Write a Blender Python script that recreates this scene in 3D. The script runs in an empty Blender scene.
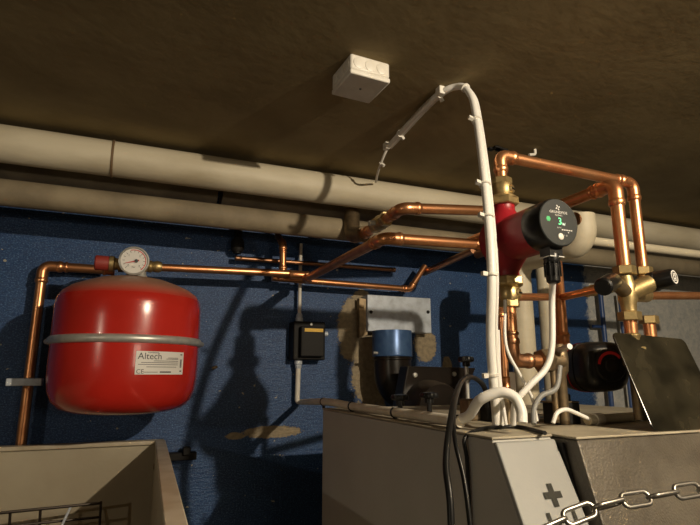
import bpy, bmesh, math, random
from mathutils import Vector, Matrix
from math import sin, cos, pi, radians, tan
random.seed(4)
SC = bpy.context.scene
COL = SC.collection
H = 1.65                                  # eye height above the floor; scene points below are given from eye height

# ---------------------------------------------------------------- camera
F, PIT, YAW = 526.0, radians(12.07), radians(22.2)
FW = Vector((sin(YAW)*cos(PIT), cos(YAW)*cos(PIT), sin(PIT)))
RT = Vector((cos(YAW), -sin(YAW), 0))
UP = RT.cross(FW)
cd = bpy.data.cameras.new('camera'); cam = bpy.data.objects.new('camera', cd); COL.objects.link(cam)
cd.sensor_width = 36; cd.lens = 36*F/700; cd.clip_start = .01
cam.matrix_world = Matrix(((RT.x, UP.x, -FW.x, 0), (RT.y, UP.y, -FW.y, 0), (RT.z, UP.z, -FW.z, H), (0, 0, 0, 1)))
SC.camera = cam

# ---------------------------------------------------------------- world, lamps, exposure
w = bpy.data.worlds.new('world'); SC.world = w; w.use_nodes = True
w.node_tree.nodes['Background'].inputs[0].default_value = (1, .8, .55, 1)
w.node_tree.nodes['Background'].inputs[1].default_value = .002
SC.view_settings.view_transform = 'Standard'; SC.view_settings.look = 'None'
SC.view_settings.gamma = 1; SC.view_settings.use_curve_mapping = False
SC.view_settings.exposure = 0.0

def lamp(name, loc, power, radius, col):
    l = bpy.data.lights.new(name, 'POINT'); l.energy = power; l.shadow_soft_size = radius; l.color = col
    o = bpy.data.objects.new(name, l); o.location = (loc[0], loc[1], loc[2]+H); COL.objects.link(o); return o
def spot(name, loc, aim, power, radius, angle, blend, col):
    l = bpy.data.lights.new(name, 'SPOT'); l.energy = power; l.shadow_soft_size = radius; l.color = col; l.spot_size = radians(angle); l.spot_blend = blend
    o = bpy.data.objects.new(name, l); o.location = (loc[0], loc[1], loc[2]+H); COL.objects.link(o)
    o.rotation_euler = (Vector(aim)-Vector(loc)).to_track_quat('-Z', 'Y').to_euler(); return o
WARM = (1, .85, .64)
lamp('bulb_right', (1.02, -.50, .695), 118, .014, WARM)
spot('shaded_bulb_left', (-1.62, -.10, .25), (.2, 1.6, -.15), 13, .015, 120, .8, WARM)
a_l = bpy.data.lights.new('room_fill', 'AREA'); a_l.shape = 'RECTANGLE'; a_l.size = .5; a_l.size_y = .25; a_l.energy = 3.4; a_l.color = WARM  # added soft fill that lifts the ceiling and front faces, not a real lamp
a_o = bpy.data.objects.new('room_fill', a_l); a_o.location = (.75, -1.1, H+.05); COL.objects.link(a_o)
a_o.rotation_euler = (Vector((.5, .8, .25))-Vector((.75, -1.1, .05))).to_track_quat('-Z', 'Y').to_euler()

# ---------------------------------------------------------------- helpers
def v(x, y, z): return Vector((x, y, z+H))
def at(px, py, x=None, y=None, z=None):
    d = FW*F + RT*(px-350) + UP*(262.5-py)
    k = x/d.x if x is not None else y/d.y if y is not None else z/d.z
    p = d*k; return Vector((p.x, p.y, p.z+H))

WL = {}
def wl(o): return WL.get(o.name, Vector((0, 0, 0)))
def tag(o, label, cat, group=None, kind=None):
    if label: o['label'] = label
    if cat: o['category'] = cat
    if group: o['group'] = group
    if kind: o['kind'] = kind
    return o
def thing(name, label, cat, loc, group=None):
    o = bpy.data.objects.new(name, None); o.empty_display_size = .02; COL.objects.link(o)
    o.location = loc; WL[o.name] = Vector(loc)
    return tag(o, label, cat, group)
def obj(name, bm, m, parent=None, smooth=True, bevel=0, label=None):
    bmesh.ops.remove_doubles(bm, verts=bm.verts, dist=1e-6)
    bmesh.ops.recalc_face_normals(bm, faces=bm.faces)
    vs = [x.co for x in bm.verts]
    if parent is not None: base = wl(parent)
    else:
        base = Vector((sum(c.x for c in vs)/len(vs), sum(c.y for c in vs)/len(vs), min(c.z for c in vs)))
    for x in bm.verts: x.co -= base
    me = bpy.data.meshes.new(name); bm.to_mesh(me); bm.free()
    o = bpy.data.objects.new(name, me); COL.objects.link(o)
    WL[o.name] = Vector(base)
    if parent is not None: o.parent = parent
    else: o.location = base
    me.materials.append(m)
    if smooth:
        for p in me.polygons: p.use_smooth = True
        try: me.set_sharp_from_angle(angle=radians(38))
        except Exception: pass
    if bevel:
        b = o.modifiers.new('bevel', 'BEVEL'); b.width = bevel; b.segments = 2; b.limit_method = 'ANGLE'
    if label: o['label'] = label
    return o
def struct(name, bm, m, **k):
    o = obj(name, bm, m, **k); o['kind'] = 'structure'; return o

def frame(d):
    d = Vector(d).normalized()
    a = Vector((0, 0, 1)) if abs(d.z) < .9 else Vector((1, 0, 0))
    s = d.cross(a).normalized(); return s, s.cross(d).normalized(), d   # side, up, axis
def box(bm, c, size, R=None):
    c = Vector(c); R = R or (Vector((1,0,0)), Vector((0,1,0)), Vector((0,0,1)))
    vs = []
    for k in (-1, 1):
        for j in (-1, 1):
            for i in (-1, 1):
                vs.append(bm.verts.new(c + R[0]*i*size[0]/2 + R[1]*j*size[1]/2 + R[2]*k*size[2]/2))
    for f in ((0,1,3,2), (4,6,7,5), (0,4,5,1), (2,3,7,6), (0,2,6,4), (1,5,7,3)): bm.faces.new([vs[i] for i in f])
    return bm
def prism(bm, poly, off):
    """extrude the polygon (list of points) by the vector off"""
    a = [bm.verts.new(Vector(p)) for p in poly]; b = [bm.verts.new(Vector(p)+Vector(off)) for p in poly]
    bm.faces.new(a); bm.faces.new(b[::-1]); n = len(a)
    for i in range(n): bm.faces.new((a[i], b[i], b[(i+1) % n], a[(i+1) % n]))
    return bm
def lathe(bm, c, d, prof, seg=32, flat=1.0):
    """prof = [(radius, height along d)]"""
    s, u, d = frame(d); c = Vector(c); rings = []
    for r, h in prof:
        if r < 1e-6: rings.append([bm.verts.new(c+d*h)])
        else: rings.append([bm.verts.new(c+d*h+(s*cos(2*pi*i/seg)+u*sin(2*pi*i/seg)*flat)*r) for i in range(seg)])
    for a, b in zip(rings, rings[1:]):
        for i in range(seg):
            q = []
            for vv in (a[i % len(a)], a[(i+1) % len(a)], b[(i+1) % len(b)], b[i % len(b)]):
                if vv not in q: q.append(vv)
            if len(q) > 2: bm.faces.new(q)
    for rg in (rings[0], rings[-1]):
        if len(rg) > 2: bm.faces.new(rg)
    return bm
def cyl(bm, a, b, r, seg=20, r2=None):
    a = Vector(a); b = Vector(b); L = (b-a).length
    return lathe(bm, a, b-a, [(r, 0), (r2 if r2 is not None else r, L)], seg)
def hexa(bm, a, b, r, turn=0.0):
    a = Vector(a); b = Vector(b); L = (b-a).length; s, u, d = frame(b-a); e = r*.07; rings = []
    for rr, h in ((r-e, 0), (r, e), (r, L-e), (r-e, L)):
        rings.append([bm.verts.new(a+d*h+(s*cos(pi/3*i+turn)+u*sin(pi/3*i+turn))*rr) for i in range(6)])
    for p, q in zip(rings, rings[1:]):
        for i in range(6): bm.faces.new((p[i], p[(i+1) % 6], q[(i+1) % 6], q[i]))
    bm.faces.new(rings[0]); bm.faces.new(rings[-1]); return bm
def fillet(pts, R, n=8):
    pts = [Vector(p) for p in pts]; out = [pts[0]]
    for i in range(1, len(pts)-1):
        a, b, c = pts[i-1], pts[i], pts[i+1]; u = (a-b); w_ = (c-b); lu, lw = u.length, w_.length; u.normalize(); w_.normalize()
        ang = u.angle(w_)
        if ang > pi-.02: out.append(b); continue
        t = min(R/tan(ang/2), lu*.49, lw*.49); r = t*tan(ang/2)
        ctr = b+(u+w_).normalized()*(r/sin(ang/2)); p0 = b+u*t; p1 = b+w_*t
        for k in range(n+1):
            q = (p0-ctr).lerp(p1-ctr, k/n)
            th = (p0-ctr).angle(p1-ctr); f = k/n
            q = ((p0-ctr)*sin((1-f)*th)+(p1-ctr)*sin(f*th))/sin(th)
            out.append(ctr+q)
    out.append(pts[-1]); return out
def smoothpath(pts, n=8):
    P = [Vector(p) for p in pts]; P = [P[0]*2-P[1]]+P+[P[-1]*2-P[-2]]; out = []
    for i in range(1, len(P)-2):
        for k in range(n):
            t = k/n; a, b, c, d = P[i-1:i+3]
            out.append(.5*((2*b)+(c-a)*t+(2*a-5*b+4*c-d)*t*t+(3*b-a-3*c+d)*t**3))
    out.append(P[-2]); return out
def sweep(bm, path, r, seg=16, rad=None):
    path = [Vector(p) for p in path]; n = len(path); T = []
    for i in range(n): T.append((path[min(i+1, n-1)]-path[max(i-1, 0)]).normalized())
    s, u, _ = frame(T[0]); rings = []
    for i in range(n):
        s = (s-T[i]*s.dot(T[i])).normalized(); u = T[i].cross(s)
        rr = rad[i] if rad else r
        rings.append([bm.verts.new(path[i]+(s*cos(2*pi*k/seg)+u*sin(2*pi*k/seg))*rr) for k in range(seg)])
    for a, b in zip(rings, rings[1:]):
        for k in range(seg): bm.faces.new((a[k], a[(k+1) % seg], b[(k+1) % seg], b[k]))
    bm.faces.new(rings[0]); bm.faces.new(rings[-1]); return bm
def NB(): return bmesh.new()

def textmesh(bm, s, size, fn):
    """outline letters; fn maps (u, v) in metres to a world point"""
    cu = bpy.data.curves.new('t', 'FONT'); cu.body = s; cu.size = size; cu.align_x = 'CENTER'; cu.align_y = 'CENTER'; cu.resolution_u = 3
    o = bpy.data.objects.new('t', cu); COL.objects.link(o)
    bpy.context.view_layer.update()
    me = bpy.data.meshes.new_from_object(o.evaluated_get(bpy.context.evaluated_depsgraph_get()))
    vs = [bm.verts.new(fn(q.co.x, q.co.y)) for q in me.vertices]
    for p in me.polygons:
        try: bm.faces.new([vs[i] for i in p.vertices])
        except Exception: pass
    COL.objects.unlink(o); bpy.data.objects.remove(o); bpy.data.curves.remove(cu); bpy.data.meshes.remove(me)
    return bm

# ---------------------------------------------------------------- materials
def mat(name, col, rough=.5, metal=0, col2=None, scale=20, bump=0, bscale=60, detail=4, thr=(.35, .65), spec=.5, rvar=0, coat=0, stretch=None, aniso=0):
    m = bpy.data.materials.new(name); m.use_nodes = True; nt = m.node_tree; N = nt.nodes; L = nt.links; b = N['Principled BSDF']
    b.inputs['Base Color'].default_value = (*col, 1); b.inputs['Roughness'].default_value = rough; b.inputs['Metallic'].default_value = metal
    b.inputs['Specular IOR Level'].default_value = spec; b.inputs['Coat Weight'].default_value = coat
    tc = N.new('ShaderNodeTexCoord'); mp = N.new('ShaderNodeMapping'); L.new(tc.outputs['Object'], mp.inputs[0])
    if stretch: mp.inputs['Scale'].default_value = stretch
    if col2:
        n = N.new('ShaderNodeTexNoise'); n.inputs['Scale'].default_value = scale; n.inputs['Detail'].default_value = detail; L.new(mp.outputs[0], n.inputs[0])
        r = N.new('ShaderNodeValToRGB'); r.color_ramp.elements[0].position = thr[0]; r.color_ramp.elements[1].position = thr[1]
        r.color_ramp.elements[0].color = (*col, 1); r.color_ramp.elements[1].color = (*col2, 1)
        L.new(n.outputs[0], r.inputs[0]); L.new(r.outputs[0], b.inputs['Base Color'])
        if rvar:
            mr = N.new('ShaderNodeMapRange'); mr.inputs[3].default_value = rough-rvar; mr.inputs[4].default_value = rough+rvar
            L.new(n.outputs[0], mr.inputs[0]); L.new(mr.outputs[0], b.inputs['Roughness'])
    if bump:
        n2 = N.new('ShaderNodeTexNoise'); n2.inputs['Scale'].default_value = bscale; n2.inputs['Detail'].default_value = 5; L.new(mp.outputs[0], n2.inputs[0])
        bp = N.new('ShaderNodeBump'); bp.inputs['Strength'].default_value = bump; bp.inputs['Distance'].default_value = .01
        L.new(n2.outputs[0], bp.inputs['Height']); L.new(bp.outputs[0], b.inputs['Normal'])
    return m
M = {}
M['ceil'] = mat('ceiling_concrete', (.215, .162, .076), .9, col2=(.285, .222, .110), scale=5, bump=.07, bscale=35, detail=6)
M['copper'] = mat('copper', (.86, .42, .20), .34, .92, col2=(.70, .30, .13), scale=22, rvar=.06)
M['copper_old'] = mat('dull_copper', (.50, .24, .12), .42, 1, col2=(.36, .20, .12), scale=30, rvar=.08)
M['brass'] = mat('brass', (.62, .46, .22), .42, .9, col2=(.42, .32, .15), scale=60, rvar=.08)
M['brass_old'] = mat('dull_brass', (.26, .19, .11), .5, .8, col2=(.17, .13, .08), scale=60)
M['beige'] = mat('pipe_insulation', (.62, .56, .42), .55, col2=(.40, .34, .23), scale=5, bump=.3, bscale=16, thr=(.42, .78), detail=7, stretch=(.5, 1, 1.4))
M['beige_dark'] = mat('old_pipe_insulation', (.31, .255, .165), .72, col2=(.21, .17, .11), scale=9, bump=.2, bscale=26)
M['band'] = mat('dark_band', (.16, .10, .05), .6)
M['tank'] = mat('red_enamel', (.52, .022, .014), .22, col2=(.43, .02, .012), scale=6, coat=.3)
M['cap_red'] = mat('dull_red_plastic', (.28, .03, .02), .6)
M['zinc'] = mat('zinc_steel', (.62, .61, .57), .38, .55, col2=(.50, .50, .47), scale=40, rvar=.06)
M['galv'] = mat('galvanised_sheet', (.62, .68, .76), .45, .2, col2=(.45, .49, .54), scale=30, bump=.06, bscale=40, thr=(.4, .7))
M['sleeve'] = mat('blue_painted_metal', (.05, .11, .26), .32, .35, col2=(.08, .16, .33), scale=30)
M['brownmetal'] = mat('brown_black_enamel', (.010, .008, .006), .28, 0, spec=.35, col2=(.018, .012, .009), scale=20)
M['paper'] = mat('label_paper', (.72, .70, .66), .5)
M['ink'] = mat('print_ink', (.03, .03, .035), .5)
M['red_ink'] = mat('red_print', (.55, .02, .02), .5)
M['white'] = mat('white_plastic', (.76, .73, .66), .42, col2=(.68, .64, .56), scale=20)
M['white_conduit'] = mat('white_conduit_plastic', (.80, .78, .73), .4)
M['cream'] = mat('cream_plastic', (.62, .56, .42), .5, col2=(.52, .46, .34), scale=25)
M['hose'] = mat('dusty_white_hose', (.74, .69, .58), .5, col2=(.62, .56, .44), scale=25)
M['black'] = mat('black_plastic', (.008, .008, .008), .34, spec=.35)
M['black_mat'] = mat('matt_black', (.010, .009, .008), .6, spec=.25)
M['grey_cable'] = mat('grey_cable_sheath', (.22, .22, .21), .5)
M['cable_black'] = mat('black_cable_sheath', (.007, .007, .007), .38, spec=.25)
M['pump_red'] = mat('pump_red', (.30, .008, .016), .42, col2=(.25, .008, .014), scale=12)
M['face'] = mat('pump_face', (.022, .025, .024), .5, spec=.3)
M['grey'] = mat('grey_casing_paint', (.46, .45, .42), .5, col2=(.40, .39, .36), scale=3, bump=.03, bscale=200)
M['grey_light'] = mat('light_grey_panel', (.31, .315, .305), .45, col2=(.24, .24, .23), scale=5, thr=(.3, .8), bump=.03, bscale=200)
M['grey_mark'] = mat('dark_grey_print', (.025, .025, .02), .6, spec=.2)
M['dusty_top'] = mat('dusty_lid', (.40, .36, .27), .65, col2=(.30, .26, .19), scale=14, bump=.08, bscale=80)
M['hammer'] = mat('brown_grey_casing', (.080, .068, .052), .40, .2, col2=(.155, .135, .105), scale=9, bump=.2, bscale=260, thr=(.35, .75), rvar=.1)
M['sink'] = mat('sink_enamel', (.42, .37, .27), .5, col2=(.36, .31, .22), scale=5, bump=.03, bscale=90)
M['sinkrim'] = mat('sink_rim', (.52, .46, .35), .38, col2=(.40, .33, .22), scale=14)
M['wire'] = mat('dark_wire', (.03, .022, .016), .4, .6)
M['plate'] = mat('dark_smoked_plate', (.010, .009, .006), .20, 0, col2=(.034, .029, .018), scale=14, rvar=.08, detail=6, spec=.35)
M['steel'] = mat('chain_steel', (.42, .40, .36), .33, .9, col2=(.30, .28, .25), scale=60, rvar=.07)
M['bluepipe'] = mat('blue_painted_pipe', (.03, .07, .20), .4)
M['yellow'] = mat('yellow_sticker', (.75, .45, .03), .5)
M['green'] = mat('green_symbol', (.05, .45, .16), .4)
M['floor'] = mat('floor_concrete', (.06, .055, .048), .85, col2=(.09, .08, .07), scale=6)
M['plainwall'] = mat('plain_plaster', (.12, .11, .09), .85, col2=(.16, .145, .12), scale=4)
def emit(name, col, s):
    m = bpy.data.materials.new(name); m.use_nodes = True; b = m.node_tree.nodes['Principled BSDF']
    b.inputs['Base Color'].default_value = (*col, 1); b.inputs['Emission Color'].default_value = (*col, 1); b.inputs['Emission Strength'].default_value = s; return m
M['led'] = emit('green_led', (.12, .9, .35), 1.1)
M['led_w'] = emit('pale_led', (.75, .9, .8), .8)

def dusty(m, dust, lo=.55, hi=.95):
    """dust that has settled on faces that look up"""
    nt = m.node_tree; N = nt.nodes; L = nt.links; b = N['Principled BSDF']
    src = b.inputs['Base Color'].links[0].from_socket if b.inputs['Base Color'].links else None
    g = N.new('ShaderNodeNewGeometry'); sp = N.new('ShaderNodeSeparateXYZ'); L.new(g.outputs['Normal'], sp.inputs[0])
    mr = N.new('ShaderNodeMapRange'); mr.inputs[1].default_value = lo; mr.inputs[2].default_value = hi; L.new(sp.outputs[2], mr.inputs[0])
    mx = N.new('ShaderNodeMix'); mx.data_type = 'RGBA'; L.new(mr.outputs[0], mx.inputs[0])
    if src: L.new(src, mx.inputs[6])
    else: mx.inputs[6].default_value = b.inputs['Base Color'].default_value
    mx.inputs[7].default_value = (*dust, 1); L.new(mx.outputs[2], b.inputs['Base Color'])
    r2 = N.new('ShaderNodeMapRange'); r2.inputs[1].default_value = lo; r2.inputs[2].default_value = hi
    r2.inputs[3].default_value = b.inputs['Roughness'].default_value; r2.inputs[4].default_value = .85
    if not b.inputs['Roughness'].links: L.new(sp.outputs[2], r2.inputs[0]); L.new(r2.outputs[0], b.inputs['Roughness'])
dusty(M['tank'], (.30, .17, .11), .35, .95)
dusty(M['brownmetal'], (.07, .055, .04), .75, 1.0)
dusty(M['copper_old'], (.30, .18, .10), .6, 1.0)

def wall_material():
    m = bpy.data.materials.new('blue_painted_plaster'); m.use_nodes = True; nt = m.node_tree; N = nt.nodes; L = nt.links; b = N['Principled BSDF']
    geo = N.new('ShaderNodeNewGeometry'); sep = N.new('ShaderNodeSeparateXYZ'); L.new(geo.outputs['Position'], sep.inputs[0])
    def noise(scale, detail=4, stretch=(1, 1, 1), rough=.5):
        mp = N.new('ShaderNodeMapping'); mp.inputs['Scale'].default_value = stretch; L.new(geo.outputs['Position'], mp.inputs[0])
        n = N.new('ShaderNodeTexNoise'); n.inputs['Scale'].default_value = scale; n.inputs['Detail'].default_value = detail; n.inputs['Roughness'].default_value = rough
        L.new(mp.outputs[0], n.inputs[0]); return n.outputs[0]
    def ramp(s, a, b_, c0=(0, 0, 0), c1=(1, 1, 1)):
        if a > b_: a, b_, c0, c1 = b_, a, c1, c0
        r = N.new('ShaderNodeValToRGB'); r.color_ramp.elements[0].position = a; r.color_ramp.elements[1].position = b_
        r.color_ramp.elements[0].color = (*c0, 1); r.color_ramp.elements[1].color = (*c1, 1); L.new(s, r.inputs[0]); return r.outputs[0]
    def mth(op, a, c=None):
        n = N.new('ShaderNodeMath'); n.operation = op
        for i, q in enumerate((a, c)):
            if q is None: continue
            if isinstance(q, (int, float)): n.inputs[i].default_value = q
            else: L.new(q, n.inputs[i])
        return n.outputs[0]
    def mix(f, a, c):
        n = N.new('ShaderNodeMix'); n.data_type = 'RGBA'; L.new(f, n.inputs[0])
        for i, q in ((6, a), (7, c)):
            if isinstance(q, tuple): n.inputs[i].default_value = (*q, 1)
            else: L.new(q, n.inputs[i])
        return n.outputs[2]
    blue = mix(ramp(noise(9, 5, (1, 1, 2)), .3, .7), (.011, .042, .140), (.020, .064, .185))
    blue = mix(ramp(noise(170, 3, (1, 1, 1.5), .75), .50, .66), blue, (.12, .235, .44))
    blue = mix(ramp(noise(120, 3, (.5, 1, 1.6), .7), .48, .36), blue, (.02, .05, .13))
    sand = mix(ramp(noise(60, 5), .35, .65), (.36, .29, .18), (.24, .19, .12))
    edge = mth('MULTIPLY', mth('SUBTRACT', noise(34, 8, rough=.85), .5), .16)
    def blob(cx, cz, rx, rz):
        dx = mth('DIVIDE', mth('SUBTRACT', sep.outputs[0], cx), rx); dz = mth('DIVIDE', mth('SUBTRACT', sep.outputs[2], cz+H), rz)
        d = mth('SQRT', mth('ADD', mth('MULTIPLY', dx, dx), mth('MULTIPLY', dz, dz)))
        return ramp(mth('ADD', d, mth('MULTIPLY', edge, 8)), 1.0, .93)
    f = None
    def U(px, py): p = at(px, py, y=2.1); return p.x, p.z-H
    for (px, py, rx, rz) in ((352, 330, .052, .11), (372, 370, .075, .13), (362, 300, .035, .035), (425, 345, .045, .06), (272, 432, .09, .018), (235, 436, .03, .01), (447, 365, .02, .03)):
        cx, cz = U(px, py); q = blob(cx, cz, rx*1.31, rz*1.31); f = q if f is None else mth('MAXIMUM', f, q)
    col = mix(f, blue, sand)
    grey = mix(ramp(noise(45, 6, rough=.7), .4, .68), (.58, .57, .53), (.36, .39, .40))
    g1 = U(588, 330)[0]
    gx = mth('ADD', mth('SUBTRACT', sep.outputs[0], g1), mth('MULTIPLY', edge, 1.2))
    gf = ramp(gx, 0, .03)
    col = mix(gf, col, grey)
    # bare specks
    col = mix(ramp(noise(38, 2, (1, 1, 1.3)), .735, .75), col, (.42, .40, .33))
    L.new(col, b.inputs['Base Color']); b.inputs['Roughness'].default_value = .42; b.inputs['Specular IOR Level'].default_value = .4
    hb = mth('ADD', mth('MULTIPLY', noise(80, 4, (.4, 1, 1.5), .7), 1.0), mth('MULTIPLY', f, -.25))
    bp = N.new('ShaderNodeBump'); bp.inputs['Strength'].default_value = .6; bp.inputs['Distance'].default_value = .006; L.new(hb, bp.inputs['Height']); L.new(bp.outputs[0], b.inputs['Normal'])
    return m
M['wall'] = wall_material()

# ---------------------------------------------------------------- room shell
ZC = .735
struct('wall_back', box(NB(), v(.5, 2.15, (ZC-H)/2), (6, .1, H+ZC)), M['wall'], smooth=False)
struct('ceiling', box(NB(), v(.5, -.1, ZC+.05), (6.2, 4.6, .1)), M['ceil'], smooth=False)
struct('floor', box(NB(), v(.5, -.1, -H-.05), (6.2, 4.6, .1)), M['floor'], smooth=False)
struct('wall_left', box(NB(), v(-2.55, -.1, (ZC-H)/2), (.1, 4.4, H+ZC)), M['plainwall'], smooth=False)
struct('wall_right', box(NB(), v(3.55, -.1, (ZC-H)/2), (.1, 4.4, H+ZC)), M['plainwall'], smooth=False)
struct('wall_front', box(NB(), v(.5, -2.35, (ZC-H)/2), (6.2, .1, H+ZC)), M['plainwall'], smooth=False)

# ---------------------------------------------------------------- insulated pipes under the ceiling
def insul(name, label, pts, r, m=None, group=None, R=.08, bands=()):
    p = fillet(pts, R, 10)
    t = thing(name, label, 'pipe', p[0], group)
    obj('insulation', sweep(NB(), p, r, 28), m or M['beige'], t)
    for c, d in bands:
        s, u, d = frame(d)
        obj('joint_band', lathe(NB(), Vector(c)-d*.0035, d, [(r+.001, 0), (r+.0035, .001), (r+.0035, .006), (r+.001, .007)], 28), M['band'], t)
    return t
X = Vector((1, 0, 0)); Z = Vector((0, 0, 1)); Y = Vector((0, 1, 0))
xb = at(112, 160, y=1.665).x
insul('insulated_pipe', 'thick pale insulated heating pipe nearest the ceiling, with a brown joint band', [v(-2.1, 1.7063, .6602), v(3.45, 1.7063, .6602)], .0558,
      bands=[(v(xb, 1.7063, .6602), X)])
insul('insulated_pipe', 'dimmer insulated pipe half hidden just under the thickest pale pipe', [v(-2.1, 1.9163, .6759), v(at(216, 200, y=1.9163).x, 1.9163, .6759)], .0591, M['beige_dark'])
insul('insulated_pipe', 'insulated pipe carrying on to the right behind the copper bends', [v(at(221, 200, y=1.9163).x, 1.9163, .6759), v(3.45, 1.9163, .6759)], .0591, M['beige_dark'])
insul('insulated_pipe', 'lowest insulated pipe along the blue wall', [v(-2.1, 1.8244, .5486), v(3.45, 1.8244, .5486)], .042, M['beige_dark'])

# vertical lagged pipes behind the pump
zc = .262
near = at(584, 243, y=1.2); q1 = at(521, 300, x=near.x); q2 = at(545, 300, y=1.706)
insul('lagged_riser', 'wide cream lagged riser bending forward behind the red pump', [Vector((q1.x, q1.y, H-.6)), Vector((q1.x, q1.y, near.z)), Vector((near.x, 1.2, near.z)), Vector((near.x, 1.2, near.z+.09))], .040, R=.055)
insul('lagged_riser', 'narrower cream lagged riser beside the wide one behind the pump', [Vector((q2.x, 1.706, H-.6)), Vector((q2.x, 1.706, H+.61))], .028)
insul('lagged_pipe', 'slim cream pipe running right from the lagged bend', [at(584, 240, y=1.2), at(760, 262, y=1.2)], .014)

# ---------------------------------------------------------------- copper runs
def collar(bm, c, d, r, L=.012):
    d = Vector(d).normalized(); c = Vector(c)
    return lathe(bm, c-d*L/2, d, [(r*1.10, 0), (r*1.22, L*.2), (r*1.27, L*.5), (r*1.22, L*.8), (r*1.10, L)], 24)
def copper(name, label, pts, r, m=None, R=None, group=None, ends=(0, 0), cat='copper pipe', me=None):
    """straight pipes with press-fit elbows, every elbow with a bead at each end"""
    m = m or M['copper']; me = me or m; pts = [Vector(p) for p in pts]; R = R or r*2.6
    t = thing(name, label, cat, pts[0], group)
    cuts = []
    for i in range(1, len(pts)-1):
        a, b, c = pts[i-1], pts[i], pts[i+1]; u = (a-b).normalized(); w_ = (c-b).normalized()
        ang = u.angle(w_); k = min(R/tan(ang/2), (a-b).length*.45, (c-b).length*.45); cuts.append((b+u*k, b+w_*k, u, w_, k))
    s = pts[0]
    for i in range(len(pts)-1):
        e = cuts[i][0] if i < len(cuts) else pts[-1]
        if (e-s).length > .004: obj('pipe', sweep(NB(), [s, e], r, 20), m, t)
        if i < len(cuts):
            p0, p1, u, w_, k = cuts[i]
            bm = NB(); x = r*.5
            path = fillet([p0+u*x, pts[i+1], p1+w_*x], k*tan(u.angle(w_)/2)*.999, 9)
            sweep(bm, path, r*1.13, 20)
            collar(bm, p0+u*x, u, r, r*1.1); collar(bm, p1+w_*x, w_, r, r*1.1)
            if (p0-s).length > r*3: collar(bm, p0+u*(x+r*1.25), u, r*.95, r*.6)
            obj('elbow', bm, me, t); s = p1
    if ends[0]: obj('coupling', lathe(NB(), pts[0], pts[1]-pts[0], [(r*1.1, 0), (r*1.25, r*.3), (r*1.12, r*.8), (r*1.12, r*2), (r*1.25, r*2.4), (r*1.05, r*2.9)], 24), m, t)
    if ends[1]: obj('coupling', lathe(NB(), pts[-1], pts[-2]-pts[-1], [(r*1.1, 0), (r*1.25, r*.3), (r*1.12, r*.8), (r*1.12, r*2), (r*1.25, r*2.4), (r*1.05, r*2.9)], 24), m, t)
    return t

# left of the tank
a = at(106, 270, y=2.0409); b = Vector((at(42, 275, y=2.0409).x, 2.0409, a.z)); c = Vector((b.x, b.y, b.z-1.05))
copper('copper_pipe', 'copper pipe bending down left of the red tank', [a, b, c], .0164)
# main line along the wall
y1 = 1.9359; p0 = at(150, 267, y=1.9359); p1 = at(297, 274, y=y1)
copper('copper_pipe', 'straight copper pipe from the gauge to the tee, over the blue wall', [p0, p1], .0138)
tz = p1.z
copper('copper_pipe', 'lower copper pipe along the wall ending in a small bend over the sheet metal box', [at(272, 278, y=1.995), at(410, 289, y=1.995), at(425, 266, y=1.995)], .0125)
bt = at(306, 279, y=1.9163); bn = at(384, 238, z=bt.z-H); br_ = at(487, 245, y=bn.y)
copper('copper_pipe', 'copper branch climbing diagonally from the tee then running right behind the conduit', [bt, bn, br_], .0151, ends=(1, 1))
tee = thing('pipe_tee', 'copper tee where the wall pipe splits above the black control box', 'pipe fitting', at(299, 275, y=1.9294))
bm = NB(); tp = at(299, 275, y=1.9294); lathe(bm, tp-X*.0394, X, [(.0164, 0), (.0184, .0053), (.016, .0118), (.016, .0669), (.0184, .0735), (.0164, .0788)], 24)
obj('tee_body', bm, M['copper'], tee)
ra = at(283, 272, y=1.9688); rb = at(283, 244, y=1.9688)
copper('copper_pipe', 'short upright copper stub rising behind the wall pipe', [at(277, 276, y=1.9688), ra, rb+Z*0, rb+Vector((0, .0919, .0591))], .0131, R=.0184)
# dark pipe parallel high in the shade
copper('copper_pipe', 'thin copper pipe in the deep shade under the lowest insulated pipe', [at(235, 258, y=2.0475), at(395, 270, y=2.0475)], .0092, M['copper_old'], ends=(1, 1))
bmh = NB(); hp = at(238, 236, y=2.0475); sweep(bmh, fillet([hp+Z*.0788, hp, hp-Z*.0722], .0262), .0158, 12); lathe(bmh, hp-Z*.0656, Z, [(.021, 0), (.0262, .0131), (.0262, .0394), (.021, .0525)])
tag(obj('pipe_hanger', bmh, M['black_mat']), 'black pipe hanger in shade under the insulated pipes', 'pipe hanger')
# upper branch with brass valve
un = at(402, 208, y=1.3519); ua = at(364, 234, z=un.z-H); ur = at(492, 211, y=1.3519)
copper('copper_pipe', 'upper copper branch with a brass valve, bending right towards the pump', [ua, un, ur], .0164, ends=(1, 0))
vt = thing('ball_valve', 'brass valve set in the sloping copper branch', 'valve', ua.lerp(un, .45))
dd = (un-ua).normalized(); vc = ua.lerp(un, .50); bm = NB()
hexa(bm, vc-dd*.0591, vc-dd*.0289, .0256); hexa(bm, vc+dd*.0236, vc+dd*.0472, .0256); lathe(bm, vc-dd*.0328, dd, [(.0197, 0), (.0249, .0131), (.0262, .0289), (.0236, .0472), (.0197, .0604)], 24)
obj('valve_body', bm, M['brass'], vt)
s_, u_, d_ = frame(dd)
obj('valve_stem', cyl(NB(), vc, vc+s_*.0446-Z*.0079, .0079), M['zinc'], vt)
bmd = NB(); e0 = at(350, 218, y=1.7063); 
sweep(bmd, fillet([at(352, 212, y=1.785), at(352, 236, y=1.7456), ua+(ua-un).normalized()*0], .0394), .0289, 20)
ob = obj('iron_elbow', bmd, M['brass_old']); tag(ob, 'dull grey iron elbow joining the insulated pipe to the copper branch', 'pipe fitting')
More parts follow.
